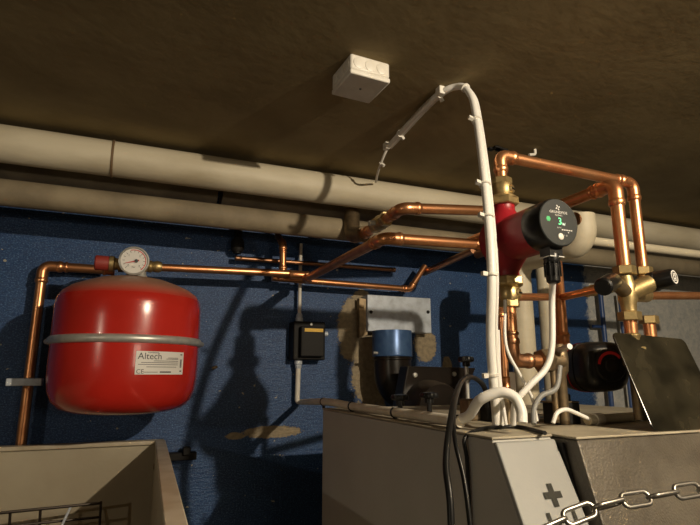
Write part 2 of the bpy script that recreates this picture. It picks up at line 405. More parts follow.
# dark pipes rising towards the viewer, behind
dk = at(424, 273, y=2.0344); 
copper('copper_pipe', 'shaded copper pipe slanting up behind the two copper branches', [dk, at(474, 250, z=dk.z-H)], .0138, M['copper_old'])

# ---------------------------------------------------------------- pump
PX, PY = .700, .86
pz = .272
pump = thing('circulation_pump', 'red circulation pump with round black control face and green digit', 'pump', v(PX, PY, pz-.07))
bm = NB()
lathe(bm, v(PX, PY, pz-.085), Z, [(.019, 0), (.0235, .004), (.0235, .014), (.0235, .020), (.030, .032), (.042, .050), (.046, .070), (.0465, .100), (.042, .120), (.030, .138), (.0235, .150), (.0235, .156), (.0235, .166), (.019, .170)], 32)
lathe(bm, v(PX, PY+.035, pz), -Y, [(.018, 0), (.043, .005), (.052, .016), (.052, .044), (.050, .052)], 36)
obj('pump_housing', bm, M['pump_red'], pump)
bm = NB(); lathe(bm, v(PX, PY-.018, pz), -Y, [(.030, 0), (.0475, .002), (.0475, .004), (.0460, .006), (.0460, .086), (.044, .088)], 40)
obj('motor_housing', bm, M['pump_red'], pump)
bm = NB(); lathe(bm, v(PX, PY-.100, pz), -Y, [(.040, 0), (.045, .001), (.0462, .004), (.0462, .046), (.0445, .049), (.0445, .0495)], 48)
obj('control_head', bm, M['black'], pump)
bm = NB(); lathe(bm, v(PX, PY-.1490, pz), -Y, [(.0440, 0), (.0446, .001), (.0432, .0025), (0, .0025)], 48)
face = obj('control_face', bm, M['face'], pump)
fy = PY-.1518
def fpt(u, w_): return v(PX+u, fy, pz+w_)
def rect(bm, u, w_, a, b, fn=fpt):
    bm.faces.new([bm.verts.new(fn(u-a/2, w_-b/2)), bm.verts.new(fn(u+a/2, w_-b/2)), bm.verts.new(fn(u+a/2, w_+b/2)), bm.verts.new(fn(u-a/2, w_+b/2))])
bm = NB(); textmesh(bm, '3', .019, lambda a, b: fpt(a+.002, b+.001)); obj('display_digit', bm, M['led'], face, smooth=False, label='green lit digit')
bm = NB(); textmesh(bm, 'W', .0075, lambda a, b: fpt(a+.0105, b-.0035)); obj('display_unit', bm, M['led_w'], face, smooth=False)
bm = NB(); textmesh(bm, 'GRUNDFOS', .0068, lambda a, b: fpt(a*1.15-.000, b+.0185)); textmesh(bm, 'ALPHA2', .004, lambda a, b: fpt(a*1.2, b+.0128))
textmesh(bm, 'AUTO', .0034, lambda a, b: fpt(a-.001, b-.0105)); 
obj('face_lettering', bm, M['paper'], face, smooth=False)
bm = NB(); rect(bm, .020, -.018, .002, .002); textmesh(bm, 'I  II', .005, lambda a, b: fpt(a+.013, b-.0245))
for k in range(5): rect(bm, .0065+k*.0052, -.0138, .0036, .0019)
obj('face_symbols', bm, M['paper'], face, smooth=False)
bm = NB()
for k in range(4):
    g = k*pi/2+.5; pts = [fpt(-.0005+.0055*cos(g+j)*rr, .0275+.0055*sin(g+j)*rr) for j, rr in ((0, .2), (.35, .55), (.1, 1), (-.35, .9), (-.5, .4))]
    bm.faces.new([bm.verts.new(p) for p in pts])
obj('face_emblem', bm, M['paper'], face, smooth=False)
obj('face_button', lathe(NB(), fpt(.001, -.027)+Y*.001, -Y, [(.0062, 0), (.0062, .0018), (.005, .0026), (0, .0028)], 24), M['white'], face, label='pale round button')
obj('status_symbol', lathe(NB(), fpt(-.0245, .004)+Y*.0008, -Y, [(.0052, 0), (.0052, .001), (0, .0012)], 6), M['green'], face, label='green hexagonal symbol')
for i, a_ in enumerate((45, 135, 225, 315)):
    c = v(PX+.0415*cos(radians(a_)), PY-.030, pz+.0415*sin(radians(a_)))
    obj('motor_bolt', hexa(NB(), c+Y*.012, c-Y*.004, .0042), M['black_mat'], pump)
# plug under the head
pc = v(PX+.001, PY-.125, pz-.045)
bm = NB(); box(bm, pc-Z*.005, (.030, .026, .016)); lathe(bm, pc-Z*.010, -Z, [(.0145, 0), (.0155, .006), (.0145, .016), (.0130, .018), (.0150, .020), (.0135, .036), (.0125, .050), (.0085, .054)], 12)
plug = obj('cable_plug', bm, M['black'], pump, smooth=True)
bm = NB()
for a_ in range(12):
    g = 2*pi*a_/12; box(bm, pc+Vector((.0145*cos(g), .0145*sin(g), -.038)), (.0016, .0016, .026))
obj('grip_rib', bm, M['black'], plug)
obj('plug_clip', box(NB(), pc-Z*.016, (.033, .029, .002)), M['zinc'], plug)

# unions and valves above and below the pump
def nut_valve(label, z0, up):
    s = 1 if up else -1
    t = thing('pump_valve', label, 'valve', v(PX, PY, z0))
    bm = NB(); hexa(bm, v(PX, PY, z0-.002*s), v(PX, PY, z0+.016*s), .0325, .3); lathe(bm, v(PX, PY, z0+.012*s), Z*s, [(.030, 0), (.029, .004), (.021, .009)], 24)
    obj('union_nut', bm, M['brass'], t)
    bm = NB(); lathe(bm, v(PX, PY, z0+.018*s), Z*s, [(.019, 0), (.022, .004), (.0225, .022), (.019, .030)], 24)
    lathe(bm, v(PX, PY, z0+.032*s), Vector((.55, -1, 0)), [(.012, 0), (.011, .020), (.0085, .024), (0, .024)], 20)
    obj('valve_body', bm, M['brass'], t)
    bm = NB(); dv = Vector((.55, -1, 0)).normalized()
    c = v(PX, PY, z0+.032*s)+dv*.0245; s2, u2, _ = frame(dv); box(bm, c, (.013, .003, .0025), (s2, dv, u2)); obj('screw_slot', bm, M['black_mat'], t)
    obj('compression_nut', hexa(NB(), v(PX, PY, z0+.045*s), v(PX, PY, z0+.060*s), .0215, .2), M['brass'], t)
    return t
nut_valve('brass union and valve on top of the red pump', pz+.078, True)
nut_valve('brass union and valve under the red pump', pz-.078, False)

# top run: pump -> right -> down (rear pipe)
P2x, P2y = at(640, 230, y=.86).x, .86
ztop = pz+.078+.060
ze = at(507, 157, y=PY).z-H-.003; zr = at(636, 184, y=PY).z-H
P2x = at(638, 230, y=.86).x
copper('copper_pipe', 'copper pipe arching from pump top and dropping as rear riser to the mixing valve', [v(PX, PY, ztop-.005), v(PX, PY, ze+.003), v(P2x, P2y, zr), v(P2x, P2y, .225)], .0125)
# front pipe 1 : from back to front then down
P1x, P1y = at(620, 230, y=.77).x, .77
z1 = at(604, 182, y=.77).z-H
copper('copper_pipe', 'fat copper pipe coming forward then dropping as the front riser to the mixing valve', [v(P1x, 1.30, z1), v(P1x, P1y, z1), v(P1x, P1y, .218)], .0135, me=M['copper'])
c0 = v(P1x-.002, 1.2, z1-.06)
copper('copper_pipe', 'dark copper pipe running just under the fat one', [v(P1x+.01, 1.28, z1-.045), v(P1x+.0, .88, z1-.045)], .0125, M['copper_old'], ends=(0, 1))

# mixing valve
mv = thing('mixing_valve', 'brass mixing valve with black thermostat cap and black side knob', 'valve', v(P1x, P1y, .12))
p1t = v(P1x, P1y, .210); p1b = v(P1x, P1y, .116); P2 = Vector((P2x, P2y, H))
p2t = Vector((P2x, P2y, at(651, 272, y=P2y).z)); p2b = Vector((P2x, P2y, at(650, 320, y=P2y).z))
bm = NB()
lathe(bm, p1t-Z*.012, -Z, [(.0135, 0), (.0155, .01), (.0185, .018), (.0185, .05), (.0155, .058), (.0145, .072)], 24)
lathe(bm, p2t-Z*.008, -Z, [(.0125, 0), (.0140, .008), (.0140, .05), (.0125, .06)], 24)
mid1 = (p1t+p1b)/2; mid2 = (p2t+p2b)/2
cyl(bm, mid1, mid2, .0165)
obj('valve_body', bm, M['brass'], mv)
for c in (p1t, p2t, p1b, p2b): obj('nut', hexa(NB(), c-Z*.009, c+Z*.009, .0225 if c in (p1t, p1b) else .0215, .25), M['brass'], mv)
# thermostat cap pointing right/forward
ca = at(648, 283, y=.77); cb = at(674, 277, y=.72)
bm = NB(); dv = cb-ca; L_ = dv.length
sweepd = dv.normalized()
obj('neck', cyl(NB(), mid1, ca+sweepd*.01, .0185), M['brass'], mv)
lathe(bm, ca, dv, [(.0175, 0), (.0210, .004), (.0210, L_*.35), (.0196, L_*.38), (.0180, L_*.9), (.0165, L_), (0, L_+.001)], 32)
cap = obj('thermostat_cap', bm, M['black'], mv, label='black cylindrical cap with a round emblem')
s2, u2, d2 = frame(dv); bm = NB(); ce = cb+d2*.0012
def ring(bm, c, s, u, r0, r1, a0=0, a1=2*pi, n=28):
    ps = []
    for i in range(n+1):
        g = a0+(a1-a0)*i/n; ps.append((bm.verts.new(c+(s*cos(g)+u*sin(g))*r0), bm.verts.new(c+(s*cos(g)+u*sin(g))*r1)))
    for (a, b), (c_, d) in zip(ps, ps[1:]): bm.faces.new((a, b, d, c_))
ring(bm, ce, s2, u2, .0115, .0140); ring(bm, ce+d2*.0002, s2, u2, .003, .0052)
for q in (-1, 1):
    box(bm, ce+s2*q*.0048, (.0016, .0005, .018), (s2, d2, u2)); box(bm, ce+u2*q*.007, (.010, .0005, .0016), (s2, d2, u2))
obj('cap_emblem', bm, M['paper'], cap, smooth=False, label='round white printed emblem')
# left knob
ka = at(613, 281, y=.75); kb = at(603, 287, y=.722)
obj('neck', cyl(NB(), mid1, ka, .0145), M['brass_old'], mv)
dv = kb-ka; L_ = dv.length; bm = NB(); lathe(bm, ka, dv, [(.015, 0), (.0172, .003), (.0180, L_*.5), (.0172, L_-.003), (.014, L_), (0, L_)], 16)
obj('side_knob', bm, M['black'], mv)
s2, u2, d2 = frame(dv); bm = NB(); textmesh(bm, 'ESBE', .0065, lambda a, b: kb+d2*.001+s2*(a)+u2*b)
# lower risers
lw = thing('copper_riser', 'short copper riser under the mixing valve, left one with a coupling', 'copper pipe', v(P1x, P1y, 0))
obj('pipe', sweep(NB(), [p1b-Z*.004, v(P1x, P1y, .05)], .0125, 20), M['copper'], lw)
obj('coupling', lathe(NB(), v(P1x, P1y, .082), -Z, [(.0135, 0), (.0165, .003), (.0165, .006), (.0145, .009), (.0145, .024), (.0165, .028)], 24), M['brass'], lw)
obj('nut', hexa(NB(), v(P1x, P1y, .055), v(P1x, P1y, .032), .0235, .4), M['brass'], lw)
obj('fitting', lathe(NB(), v(P1x, P1y, .04), -Z, [(.02, 0), (.022, .02), (.0125, .03), (.0125, .125)], 24), M['brass_old'], lw)
lw = thing('copper_riser', 'short plain copper riser under the mixing valve, right one', 'copper pipe', v(P2x, P2y, 0))
obj('pipe', sweep(NB(), [p2b-Z*.004, v(P2x, P2y, .06)], .0135, 20), M['copper'], lw)
obj('nut', hexa(NB(), v(P2x, P2y, .078), v(P2x, P2y, .050), .0225, .4), M['brass'], lw)
obj('fitting', lathe(NB(), v(P2x, P2y, .06), -Z, [(.02, 0), (.02, .02), (.0125, .03), (.0125, .145)], 24), M['brass_old'], lw)
# horizontal copper to the right
copper('copper_pipe', 'level copper pipe leaving the frame right of the black cap', [mid2+X*.012, at(775, 296, y=.87)], .0095)
a = at(566, 300, y=1.0)
copper('copper_pipe', 'small copper pipe with brass coupling left of the black knob', [Vector((at(560, 310, y=.96).x, .96, at(560, 298, y=.96).z)), at(608, 287, y=.80)], .0085, M['copper'])
obj_ = obj('coupling', lathe(NB(), at(586, 292, y=.875), at(608, 287, y=.80)-at(560, 298, y=.96), [(.009, 0), (.0125, .003), (.010, .008), (.0125, .02), (.0125, .026), (.009, .03)], 20), M['brass']); tag(obj_, 'brass coupling on the small copper pipe beside the black knob', 'pipe fitting')
copper('copper_pipe', 'short brown copper link between pump valve and rear riser', [at(512, 297, y=.90), at(556, 297, y=.955)], .0085, M['copper'], ends=(1, 1))
# fat vertical copper behind the plug
fx = at(560, 310, y=.96); copper('copper_riser', 'copper riser behind the black pump plug', [Vector((fx.x, .96, at(555, 262, y=.96).z)), Vector((fx.x, .96, at(562, 350, y=.96).z))], .0140, ends=(0, 1))
# thin copper left
tx = at(503, 340, y=.93); copper('copper_riser', 'thin copper tube beside the white conduit', [Vector((tx.x, .93, at(499, 270, y=.93).z)), Vector((tx.x, .93, at(507, 388, y=.93).z))], .0082, ends=(0, 1))
obj_ = obj('coupling', lathe(NB(), Vector((tx.x, .93, at(503, 318, y=.93).z)), Z, [(.0085, 0), (.0115, .002), (.0098, .005), (.0098, .012), (.0115, .016), (.0085, .02)], 20), M['copper']); tag(obj_, 'copper sleeve on the thin tube beside the conduit', 'pipe fitting')
obj_ = obj('hose_tail', lathe(NB(), Vector((tx.x, .93, at(507, 387, y=.93).z)), -Z, [(.0085, 0), (.0095, .004), (.008, .01), (.0095, .014), (.008, .02), (.0095, .024), (.008, .10)], 16), M['brass_old']); tag(obj_, 'dull brass tail under the thin copper tube', 'pipe fitting')
# pump bottom pipe -> elbow right -> brass body
zl = at(540, 361, y=PY).z-H
zb = pz-.078-.060
copper('copper_pipe', 'copper pipe leaving the pump valve and bending right into a brass nut', [v(PX, PY, zb+.004), v(PX, PY, zl), v(at(541, 361, y=PY).x, PY, zl)], .0125, me=M['copper_old'])
sx = at(541, 361, y=PY).x
# shunt valve and black actuator
sv = thing('shunt_valve', 'dark brass shunt valve standing on the boiler behind the cables', 'valve', v(sx+.04, PY, -.09))
obj('nut', hexa(NB(), v(sx-.004, PY, zl), v(sx+.022, PY, zl), .0250, .2), M['brass_old'], sv)
bm = NB(); lathe(bm, v(sx+.048, PY, zl+.035), -Z, [(.010, 0), (.016, .01), (.018, .03), (.016, .055), (.011, .065), (.011, .16)], 24); cyl(bm, v(sx+.024, PY-.005, zl), v(sx+.024, PY-.005, -.092), .006); cyl(bm, v(sx+.015, PY, zl), v(sx+.05, PY, zl), .02)
obj('valve_body', bm, M['brass_old'], sv)
obj('drain_screw', cyl(NB(), v(sx+.04, PY-.01, zl+.022), v(sx+.035, PY-.045, zl+.028), .006), M['zinc'], sv)
ac = thing('valve_actuator', 'rounded black motor actuator with red line and red arc dial', 'actuator', at(596, 392, y=.84))
# body: rounded barrel pointing at the camera/right
A0 = at(581, 368, y=.925); A1 = at(605, 366, y=.83)
dv = (A1-A0); L_ = dv.length; d2 = dv.normalized(); s2 = d2.cross(Z).normalized(); u2 = s2.cross(d2)
def superring(bm, c, a, b, n=40, e=3.2):
    out = []
    for i in range(n):
        g = 2*pi*i/n; cx = abs(cos(g))**(2/e)*(1 if cos(g) >= 0 else -1); sy = abs(sin(g))**(2/e)*(1 if sin(g) >= 0 else -1)
        out.append(bm.verts.new(c+s2*cx*a+u2*sy*b))
    return out
def loft(bm, secs):
    rs = [superring(bm, A0+d2*h, a, b) for h, a, b in secs]
    for p, q in zip(rs, rs[1:]):
        for i in range(len(p)): bm.faces.new((p[i], p[(i+1) % len(p)], q[(i+1) % len(p)], q[i]))
    bm.faces.new(rs[0]); bm.faces.new(rs[-1]); return bm
obj('housing', loft(NB(), [(-.004, .038, .038), (0, .049, .049), (.030, .0520, .0520), (.085, .0515, .0515), (.100, .0495, .0495), (.114, .042, .042), (.118, .033, .033)]), M['black'], ac)
obj('red_line', loft(NB(), [(.036, .0515, .0515), (.0362, .0530, .0530), (.0397, .0532, .0532), (.0399, .0515, .0515)]), M['red_ink'], ac, label='thin red line round the black housing')
obj('seam', loft(NB(), [(.064, .0515, .0515), (.0642, .0527, .0527), (.0665, .0527, .0527), (.0667, .0515, .0515)]), M['black_mat'], ac)
bm = NB(); fc = A0+d2*.1185
dk_ = obj('dial', lathe(NB(), A0+d2*.112, d2, [(.033, 0), (.033, .008), (.030, .012), (.015, .013), (.013, .018), (0, .018)], 36), M['black_mat'], ac)
ring(bm, A0+d2*.1245, s2, u2, .0225, .0285, .1, pi*.8, 20); obj('dial_arc', bm, M['red_ink'], dk_, smooth=False, label='red arc on the dial')

# ---------------------------------------------------------------- expansion tank
TX, TY, TR = -.0158, 1.8047, .2139
tank = thing('expansion_tank', 'red round expansion tank held by a steel strap on the wall', 'expansion tank', v(TX, TY, -.1207))
prof = [(0, -.1181), (.0788, -.1155), (.1378, -.1089), (.1733, -.0971), (.1956, -.0761), (.2074, -.0472), (.2124, -.0131), (TR, .0262), (TR, .1641), (.2135, .205), (.2095, .229), (.1980, .249), (.1775, .2650), (.1444, .2796), (.105, .294), (.0591, .3032), (0, .3071)]
obj('tank_shell', lathe(NB(), v(TX, TY, 0), Z, prof, 72), M['tank'], tank)
bm = NB(); lathe(bm, v(TX, TY, .0873), Z, [(TR-.0026, 0), (TR+.0039, .0013), (TR+.0085, .0066), (TR+.0098, .0125), (TR+.0085, .0184), (TR+.0039, .0236), (TR-.0026, .0249)], 72)
st = obj('strap', bm, M['zinc'], tank, label='zinc steel strap round the tank')
bm = NB()
for sx_ in (-1, 1):
    bm = NB(); sweep(bm, [v(TX+sx_*(TR+.0026), TY, .0997), v(TX+sx_*(TR+.0158), TY+.0394, .0997), v(TX+sx_*(TR+.0105), 2.0974, .0997)], .0079, 10)
    obj('strap_arm', bm, M['zinc'], st)
obj('neck', lathe(NB(), v(TX+.021, TY-.0262, .2966), Z, [(.0197, 0), (.0197, .0105), (.0158, .0158), (.0158, .0262)], 24), M['zinc'], tank)
# curved label
la = at(159, 362, y=1.6013); 
import math as _m
def tankpt(u, w_, off=.0011):    # u metres round the shell from the label centre, w up
    g = LA+u/TR; return v(TX+(TR+off)*sin(g), TY-(TR+off)*cos(g), LZ+w_)
LA, LZ = radians(20), .0564
def solve_label():
    global LA, LZ
    best = None
    for i in range(-20, 80):
        g = radians(i); p = v(TX+TR*sin(g), TY-TR*cos(g), 0); d = Vector((p.x, p.y, p.z-H))
        px = 350+F*(d.dot(RT))/d.dot(FW)
        if best is None or abs(px-161) < best[0]: best = (abs(px-161), g, p)
    LA = best[1]; q = at(161, 363, y=best[2].y); LZ = q.z-H
solve_label()
bm = NB(); LW, LH = .1500, .0640; n = 14; prev = None
for i in range(n+1):
    u = -LW/2+LW*i/n; cur = (bm.verts.new(tankpt(u, -LH/2)), bm.verts.new(tankpt(u, LH/2)))
    if prev: bm.faces.new((prev[0], cur[0], cur[1], prev[1]))
    prev = cur
lab = obj('label_sticker', bm, M['paper'], tank, label='white printed maker label')
bm = NB(); f_ = lambda a, b: tankpt(a-.0367, b+.0177, .0018)
textmesh(bm, 'Altech', .0256, f_)
textmesh(bm, 'CE', .0171, lambda a, b: tankpt(a-.0617, b-.0243, .0018))
textmesh(bm, 'MEMBRAN', .0053, lambda a, b: tankpt(a*1.2-.0289, b+.0282, .0018))
for k, (u0, u1, w_) in enumerate(((-.0682, .0525, -.0046), (-.0604, .0525, .0007), (-.0262, .0525, .0055), (.0105, .0525, .0112), (.0158, .0525, .0144), (-.0459, .0472, -.0112), (-.0525, -.0131, -.0256), (-.0066, .0289, -.0252), (.0604, .0682, .0249), (.0604, .0682, -.0223))):
    mdl = (u0+u1)/2; h_ = .0014 if k < 7 else .0034
    for j in range(int((u1-u0)/.004)+1):
        uu = u0+j*.004; ww = min(.0043 if k != 3 else .0053, u1-uu)
        if ww > .0007:
            bm.faces.new([bm.verts.new(tankpt(uu, w_-h_/2, .0018)), bm.verts.new(tankpt(uu+ww, w_-h_/2, .0018)), bm.verts.new(tankpt(uu+ww, w_+h_/2, .0018)), bm.verts.new(tankpt(uu, w_+h_/2, .0018))])
for j in range(7):
    bm.faces.new([bm.verts.new(tankpt(.0604+a_, -.0118+j*.0034+b_, .0018)) for a_, b_ in ((0, 0), (.0072, 0), (.0072, .0024), (0, .0024))])
obj('lettering', bm, M['ink'], lab, smooth=False)

# gauge
gc = at(134, 261, y=1.7194); GR = .0425
g = thing('pressure_gauge', 'round white pressure gauge with red arc and red needle over the tank', 'gauge', gc-Z*GR)
dv = (Vector((.0262, 0, H-.0656))-Vector((gc.x, gc.y, gc.z))); dv = Vector((.0262, -1, -.0788)).normalized()
s2 = dv.cross(Z).normalized()*-1; u2 = -s2.cross(dv)
if u2.z < 0: u2 = -u2
if s2.x < 0: s2 = -s2
obj('gauge_case', lathe(NB(), gc-dv*.0394, dv, [(.0262, 0), (.0386, .0026), (GR-.0026, .0079), (GR, .0158), (GR, .0381), (GR+.0016, .0407), (GR+.0016, .0466), (GR-.0026, .0486), (GR-.0042, .0472), (GR-.0046, .0427), (0, .0427)], 48), M['zinc'], g)
fc = gc+dv*.0039
dial = obj('gauge_dial', lathe(NB(), fc, dv, [(GR-.0046, 0), (GR-.0046, .0011), (0, .0011)], 48), M['paper'], g)
fd = fc+dv*.0016
bm = NB(); ring(bm, fd, s2, u2, .0325, .035, radians(-52), radians(110), 30); obj('red_arc', bm, M['red_ink'], dial, smooth=False, label='red danger arc')
bm = NB()
for i in range(13):
    gg = radians(225-i*22.5); rr = (s2*cos(gg)+u2*sin(gg)); tt = (u2*cos(gg)-s2*sin(gg)); box(bm, fd+rr*.0295, (.0062, .0012, .0004), (rr, tt, dv))
for i, ch in enumerate('0123'):
    gg = radians(225-i*90); textmesh(bm, ch, .0092, lambda a, b, gg=gg: fd+s2*(a+.0220*cos(gg))+u2*(b+.0220*sin(gg)))
textmesh(bm, 'bar', .0079, lambda a, b: fd+s2*a+u2*(b-.019))
obj('dial_marks', bm, M['ink'], dial, smooth=False)
nd = (s2*-1+u2*-.2888).normalized(); nt = nd.cross(dv).normalized(); bm = NB(); fn_ = fd+dv*.0013+s2*.0066
prism(bm, [fn_-nd*.0079-nt*.0024, fn_-nd*.0079+nt*.0024, fn_+nd*.034+nt*.0005, fn_+nd*.034-nt*.0005], dv*.0011); obj('needle', bm, M['red_ink'], g)
obj('needle_hub', lathe(NB(), fn_, dv, [(.0055, 0), (.0055, .0026), (0, .0033)], 16), M['ink'], g)
# safety valve with red cap, axis along x
sv_ = at(118, 263, y=1.7653); sf = thing('safety_valve', 'brass safety valve with red cap left of the gauge', 'valve', sv_-Z*.0262)
va = at(94.5, 262.5, y=1.7653)
obj('red_cap', lathe(NB(), va, X, [(0, 0), (.0203, .0007), (.0236, .0039), (.023, .0394), (.021, .042)], 12), M['cap_red'], sf, label='red ribbed plastic cap')
bm = NB(); lathe(bm, va+X*.0407, X, [(.0158, 0), (.0243, .0013), (.0243, .0144), (.0197, .0171), (.0177, .0262), (.0243, .0276), (.0243, .042), (.0171, .0446), (.0171, .1116), (.0118, .1129)], 24)
obj('valve_body', bm, M['brass'], sf)
bm = NB(); st_ = at(134, 262, y=1.7653); lathe(bm, Vector((st_.x, 1.7653, st_.z)), -Z, [(.0144, 0), (.0144, .0262), (.019, .0289), (.019, .0525), (.0131, .0538), (.0131, .0788)], 20); obj('down_leg', bm, M['zinc'], sf)
bm = NB(); cpl = at(148, 266.5, y=1.8178); lathe(bm, cpl-X*.0158, p1-p0, [(.0164, 0), (.0197, .0039), (.0164, .0105), (.0197, .0184), (.0197, .0262), (.0164, .0302), (.019, .0394), (.019, .0499), (.0151, .0591)], 20)
tag(obj('brass_coupling', bm, M['brass']), 'brass coupling at the left end of the wall pipe beside the gauge', 'pipe fitting')
bm = NB(); c_ = at(103, 269, y=1.7981); lathe(bm, c_, Vector((1, 0, 0)), [(.0177, 0), (.021, .0039), (.0177, .0105), (.0177, .0236), (.021, .0302), (.0177, .0341)], 20)
tag(obj('copper_coupling', bm, M['copper']), 'copper coupling lying on the tank top behind the red cap', 'pipe fitting')
# bracket bar left of tank
bm = NB(); c_ = at(25, 382, y=1.9688); box(bm, c_, (.0984, .0394, .0236)); 
br2 = obj('pipe_bracket', bm, M['galv'], bevel=.0026); tag(br2, 'short grey wall bracket behind the left copper pipe', 'bracket')
bm = NB(); box(bm, c_+Y*.0722, (.0394, .1116, .0158)); obj('bracket_arm', bm, M['galv'], br2)

# ---------------------------------------------------------------- boiler casings
ZT = -.098; XS = .548
yn = .700                                             # near top corner of the side
fx1 = at(565, 438, z=ZT-.004).x; fy0 = at(493, 440, z=ZT-.004).y
cf = at(522, 525, x=XS)                               # the sloping front leans out towards the viewer further down
slope = (fy0-cf.y)/((ZT-.004)-(cf.z-H))
zbot = -.75
XR = fx1
def fyat(z): return fy0-slope*((ZT-.004)-z)
BW = XR-XS
boiler = thing('boiler', 'grey boiler casing with light sloping front panel', 'boiler', v(XS+BW/2, 1.1, -H))
bm = NB(); prism(bm, [v(XS, 1.56, -H+.001), v(XS, 1.56, ZT-.005), v(XS, yn+.05, ZT-.005), v(XS, fy0+.004, ZT-.005), v(XS, fyat(-.40)+.006, -.40), v(XS, fyat(-.40)+.03, -H+.001)], (XR-.006-XS, 0, 0))
obj('casing', bm, M['grey'], boiler, smooth=False, bevel=.002)
bm = NB(); box(bm, v((XS+XR)/2-.003, (1.56+fy0)/2+.002, ZT-.002), (BW-.002, 1.56-fy0+.001, .004)); obj('lid', bm, M['dusty_top'], boiler, smooth=False, bevel=.0015)
pan0, pan1 = fyat(ZT-.007), fyat(-.40)
xo = .0
bm = NB(); prism(bm, [v(XS+xo, pan0+.006, ZT-.008), v(XS+xo, pan1+.006, -.40), v(XS+xo, pan1-.004, -.40), v(XS+xo, pan0-.004, ZT-.007)], (BW-.006, 0, 0))
panel = obj('front_panel', bm, M['grey_light'], boiler, smooth=False, bevel=.0025, label='light grey sloping panel with a dark plus sign')
# marks on the sloping panel
pd = (v(0, pan1-.0045, -.40)-v(0, pan0-.0045, ZT-.007)).normalized()
pn = Vector((0, pd.z, -pd.y)); pn = pn if pn.y < 0 else -pn
pO = v(XS+xo, pan0-.0045, ZT-.007)+pn*.0009
def on_panel(px, py):
    d = FW*F+RT*(px-350)+UP*(262.5-py); o = Vector((0, 0, H)); k = (pO-o).dot(pn)/d.dot(pn); return o+d*k
def ppt(c, a, b): return c+X*a-pd*b
pc_ = on_panel(553, 495); bm = NB(); a_, h_ = .0050, .0172
for (u0, u1, w0, w1) in ((-h_, h_, -a_, a_), (-a_, a_, a_, h_), (-a_, a_, -h_, -a_)):
    bm.faces.new([bm.verts.new(ppt(pc_, u0, w0)), bm.verts.new(ppt(pc_, u1, w0)), bm.verts.new(ppt(pc_, u1, w1)), bm.verts.new(ppt(pc_, u0, w1))])
for px, py in ((550, 519), (575, 516)):
    c = on_panel(px, py)
    for (u0, u1, w0, w1) in ((-.0036, .0036, -.03, .0085),):
        bm.faces.new([bm.verts.new(ppt(c, u0, w0)), bm.verts.new(ppt(c, u1, w0)), bm.verts.new(ppt(c, u1, w1)), bm.verts.new(ppt(c, u0, w1))])
c1, c2 = on_panel(550, 519), on_panel(575, 516)
bm.faces.new([bm.verts.new(p) for p in (ppt(c1, .0036, -.016), ppt(c2, -.0036, -.016), ppt(c2, -.0036, -.0105), ppt(c1, .0036, -.0105))])
obj('printed_marks', bm, M['grey_mark'], panel, smooth=False)

# second casing to the right, brown grey
X2 = at(577, 440, z=ZT-.004).x+.004
fy2 = at(572, 437, z=ZT).y-.005
c2 = at(604, 525, x=X2+.002); sl2 = (fy2-c2.y)/(ZT-.012-(c2.z-H))
b2 = thing('boiler', 'brown speckled boiler casing behind the chain, right of the grey one', 'boiler', v(X2+.35, 1.1, -H))
def f2(z): return fy2-sl2*((ZT-.012)-z)
bm = NB(); prism(bm, [v(X2, 1.56, -H+.001), v(X2, 1.56, ZT-.005), v(X2, fy2+.002, ZT-.005), v(X2, f2(-.40), -.40), v(X2, f2(-.40)+.03, -H+.001)], (.75, 0, 0))
obj('casing', bm, M['hammer'], b2, smooth=False, bevel=.003)
bm = NB(); box(bm, v(X2+.376-.002, (1.56+fy2)/2, ZT-.002), (.752, 1.56-fy2-.002, .004)); obj('lid', bm, M['dusty_top'], b2, smooth=False, bevel=.0015)
bm = NB(); prism(bm, [v(XR-.004, 1.56, ZT-.012), v(XR-.004, fy2+.03, ZT-.012), v(XR-.004, f2(-.4)+.04, -.4), v(XR-.004, 1.56, -.4)], (X2-XR+.004, 0, 0))
obj('gap_shade_filler', bm, M['black_mat'], b2, smooth=False)  # black filler standing in for the shade in the gap between the casings

# flat things on the lids
def top(px, py): return at(px, py, z=ZT)
# smoked plate leaning
pb0 = at(654, 431, z=ZT+.002); pt0 = at(612, 332, y=.76)
pt1 = at(684, 339, y=pt0.y)
e1 = (pt1-pt0); 
pb1 = pb0+(pt1-pt0)*1.0
ctrl = [pt0, pt1, pb1, pb0]
def rounded(poly, R):
    out = []; n = len(poly)
    for i in range(n):
        a, b, c = poly[i-1], poly[i], poly[(i+1) % n]; f = fillet([a, b, c], R, 5); out += f[1:-1]
    return out
nrm = (pt1-pt0).cross(pb0-pt0).normalized()
pl = obj('smoked_plate', prism(NB(), rounded(ctrl, .012), nrm*.004), M['plate'], smooth=False, bevel=.0008); tag(pl, 'dark smoky plate leaning on the pipes above the brown casing', 'plate')

# small parts on lid
def lidbox(name, label, cat, px, py, size, m, dz=0, yaw=0, bevel=.0015):
    c = top(px, py); R = (Vector((cos(yaw), sin(yaw), 0)), Vector((-sin(yaw), cos(yaw), 0)), Z)
    o = obj(name, box(NB(), c+Z*(size[2]/2+dz), size, R), m, bevel=bevel); tag(o, label, cat); return o
t_ = thing('sensor_box', 'black box with metal rim under the shunt valve', 'box', top(563, 418))
c = top(562, 419); c.y = .88; c.x = at(562, 419, y=.88).x; c.z = H+ZT
obj('base', box(NB(), c+Z*.021, (.062, .04, .042)), M['black_mat'], t_, bevel=.002); obj('rim', box(NB(), c+Z*.0435+Y*.004, (.066, .045, .003)), M['brass_old'], t_, bevel=.001); obj('block', box(NB(), c+Z*.052+X*.002, (.03, .025, .015)), M['black'], t_, bevel=.002)
c = top(543, 421)
t_ = thing('cable_clamp', 'flat grey metal clamp plate lying on the casing lid', 'clamp', c); obj('plate', box(NB(), c+Z*.003, (.042, .030, .006)), M['zinc'], t_, bevel=.001); obj('block', box(NB(), c+Z*.008+Vector((-.006, .006, 0)), (.026, .018, .005)), M['galv'], t_, bevel=.001)
c = top(507, 420.5)
